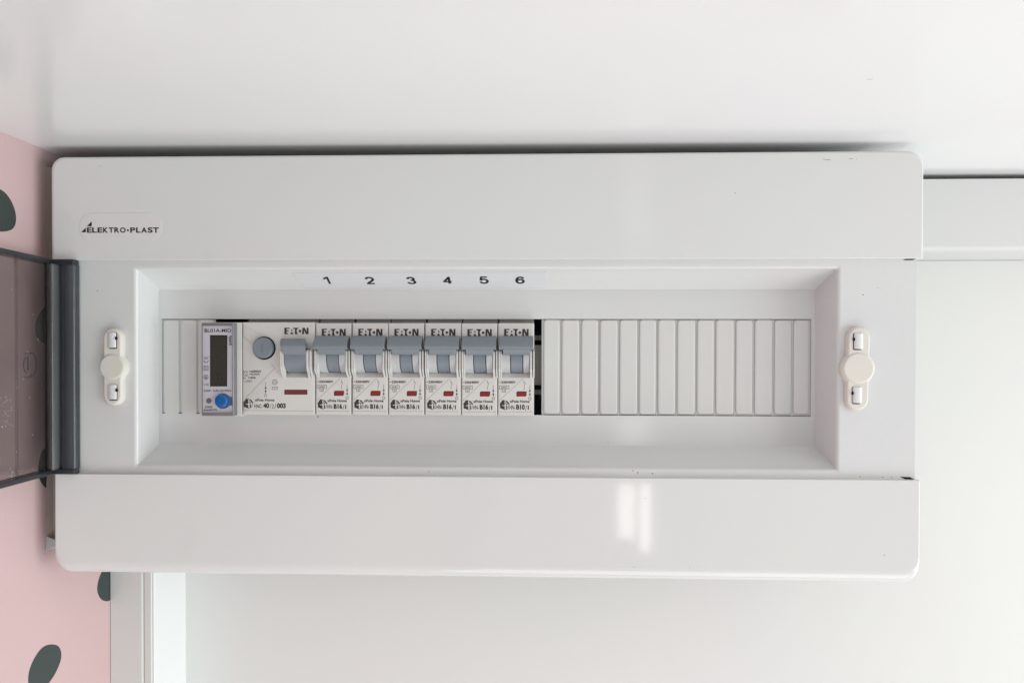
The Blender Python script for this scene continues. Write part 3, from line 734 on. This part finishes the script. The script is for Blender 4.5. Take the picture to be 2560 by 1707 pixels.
star = [(q(975, 505)[0]+(7 if i % 2 else 5.2)*math.cos(PI*i/7-PI/2+PI/7), q(975, 505)[1]+(7 if i % 2 else 5.2)*math.sin(PI*i/7-PI/2+PI/7)) for i in range(14)]
g.line(star, .9, Yp, 1, closed=True); g.text('-25', q(930, 0)[0], q(1020, 0)[0], q(0, 485)[1], q(0, 530)[1], Yp, 1)
g.line([q(902, 648), q(1052, 640), q(1052, 708), q(902, 714)], .9, Yp, 1, closed=True); g.line([q(925, 670), q(955, 668), q(965, 680), q(1020, 676)], .5, Yp, 1)
hq = lambda a, b: q((a-185)*1.0*.85+92, (b-1020)*.86+962)
house(g, hq, Yp, 1, 4)
g.text('xPole Home', q(415, 0)[0], q(965, 0)[0], q(0, 965)[1], q(0, 1042)[1], Yp, 1, bold=.025)
g.text('HNC-', q(400, 0)[0], q(632, 0)[0], q(0, 1118)[1], q(0, 1232)[1], Yp, 1, bold=.012)
g.text('40', q(652, 0)[0], q(812, 0)[0], q(0, 1090)[1], q(0, 1232)[1], Yp, 0, bold=.045)
g.text('/', q(832, 0)[0], q(872, 0)[0], q(0, 1110)[1], q(0, 1250)[1], Yp, 1); g.text('2', q(890, 0)[0], q(950, 0)[0], q(0, 1120)[1], q(0, 1232)[1], Yp, 1); g.text('/', q(965, 0)[0], q(1015, 0)[0], q(0, 1100)[1], q(0, 1250)[1], Yp, 1)
g.text('003', q(1035, 0)[0], q(1280, 0)[0], q(0, 1095)[1], q(0, 1235)[1], Yp, 0, bold=.045)
g.line([(608, 1025.5), (782, 1027)], .7, Yp, 3)
g.line([(608.5, 812), (608.5, 838)], .6, Yp, 3); g.line([(608.5, 1002), (608.5, 1024)], 1.2, Yp, 3)
g.build('printed_marking', [M_ink, M_ink2, M_ink2, M_ink3, M_body], rc)

# energy meter
mid = 550
em = empty('energy_meter', (AX(mid, YB), 46, AZ(1040, YB, mid)))
tag(em, 'narrow energy meter with a dark display and a blue sealing cap', 'electricity meter')
g = G(); g.loft(slab_loops(AX(513, YB), AX(604.6, YB), AZ(1040, YB, mid), AZ(806, YB, mid), .4, 46, YB, (.3, .3, .3, .3), .4)); g.build('housing', M_body, em)
Yc, Yl = 10.4, 11.2
g = G()
cx0, cx1, cz0, cz1 = AX(503.5, Yc), AX(583.5, Yc), AZ(1039.5, Yc, mid), AZ(807, Yc, mid)
g.loft([rrect(cx0, cx1, cz0, cz1, .5, YB-.05), rrect(cx0, cx1, cz0, cz1, .5, Yc+.3), rrect(cx0+.25, cx1-.25, cz0+.25, cz1-.25, .4, Yc)], cap1=False, m=1)
ix0, ix1, iz0, iz1 = AX(506.5, Yc), AX(580.5, Yc), AZ(1031, Yc, mid), AZ(814.5, Yc, mid)
g.loft([rrect(cx0+.25, cx1-.25, cz0+.25, cz1-.25, .4, Yc), rrect(ix0, ix1, iz0, iz1, .2, Yc)], cap1=False, m=1, sm=False)
g.poly(rrect(ix0, ix1, iz0, iz1, .2, Yc), 0)
g.build('clear_cover', [M_clr, M_clredge], em)
g = G(); g.box(AX(506, Yl), AX(581, Yl), Yl, YB-.2, AZ(1031.5, Yl, mid), AZ(814, Yl, mid)); lab = g.build('face_label', M_label, em)
q = lambda a, b: (490+a/10.45, 780+b/10.45); r_ = lambda a, b: (490+a/10.45, 910+b/10.45)
g = G(); g.flat = True; Yp = Yl-.04
g.ppoly([q(366, 600), q(820, 603), (568, 965.8), (525, 965.8)], Yp, 1); g.ppoly([q(385, 628), q(805, 628), (566.2, 963.8), (527, 963.8)], Yp-.03, 0)
g.build('display', [M_lcd, M_dark], em)
g = G(); g.flat = True
g.text('BL01A-MID', q(222, 0)[0], q(922, 0)[0], q(0, 435)[1], q(0, 530)[1], Yp, bold=.018)
g.text('kWh', q(850, 0)[0], q(940, 0)[0], q(0, 620)[1], q(0, 862)[1], Yp, bold=.03, rot=90)
def arc(cx, cy, r, a0, a1, w):
    g.line([(cx+r*math.cos(math.radians(a0+(a1-a0)*i/10)), cy+r*math.sin(math.radians(a0+(a1-a0)*i/10))) for i in range(11)], w, Yp)
c = q(262, 1262); arc(c[0], c[1]-.2, 5.4, 0, 180, 1.3); c = q(262, 1165); arc(c[0], c[1], 5.2, 0, 180, 1.3); g.line([c, (c[0], c[1]+4.6)], 1.2, Yp)
a, b = q(208, 1410); c, d = q(318, 1520); g.line([(a, b), (c, b), (c, d), (a, d)], 1.0, Yp, closed=True)
a, b = q(236, 1438); c, d = q(292, 1492); g.line([(a, b), (c, b), (c, d), (a, d)], .9, Yp, closed=True)
c = r_(260, 342); g.ring(c[0], c[1], 6.2, 1.2, Yp); g.text('B', c[0]-2.6, c[0]+2.6, c[1]-3.2, c[1]+3.2, Yp, bold=.01, rot=90)
c = r_(298, 535); g.ring(c[0], c[1], 2.8, 1.1, Yp); g.line([r_(200, 535), r_(270, 535)], 1.0, Yp)
g.text('230V', r_(208, 0)[0], r_(388, 0)[0], r_(0, 668)[1], r_(0, 720)[1], Yp, bold=.022)
g.text('0.25-5(100)A', r_(448, 0)[0], r_(920, 0)[0], r_(0, 662)[1], r_(0, 730)[1], Yp, bold=.022)
g.text('2000', r_(232, 0)[0], r_(435, 0)[0], r_(0, 1092)[1], r_(0, 1148)[1], Yp, bold=.026)
g.text('imp/kWh', r_(205, 0)[0], r_(555, 0)[0], r_(0, 1165)[1], r_(0, 1232)[1], Yp, bold=.026)
g.build('printed_marking', M_ink, em)
g = G(); g.loft(turn([(1.3, Yp), (1.3, Yp-.12), (1.1, Yp-.2)], AX(r_(335, 0)[0], Yp), AZ(r_(0, 958)[1], Yp, 522), 24)); g.build('status_lamp', M_rear2, em)
g = G(); g.flat = True
P = [r_(705+205*math.cos(math.radians(a)), 965-205*math.sin(math.radians(a))) for a in range(48, 313, 12)]
P = [r_(960, 855)] + [r_(900, 850)] + P + [r_(860, 1090), r_(900, 1078), r_(960, 1075)]
g.ppoly(P, Yp-.02, 0); g.build('cap_tab', M_teal, em)
bx, bz = AX(r_(665, 0)[0], Yc), AZ(r_(0, 960)[1], Yc, 555)
g = G(); g.loft(turn([(3.15, Yp-.03), (3.15, Yc-.5), (2.95, Yc-.85), (2.4, Yc-1.05), (1.2, Yc-1.1)], bx, bz, 32)); g.build('sealing_cap', M_blue, em, auto=60)
for o in list(bpy.data.objects):
    if 'org' in o: del o['org']
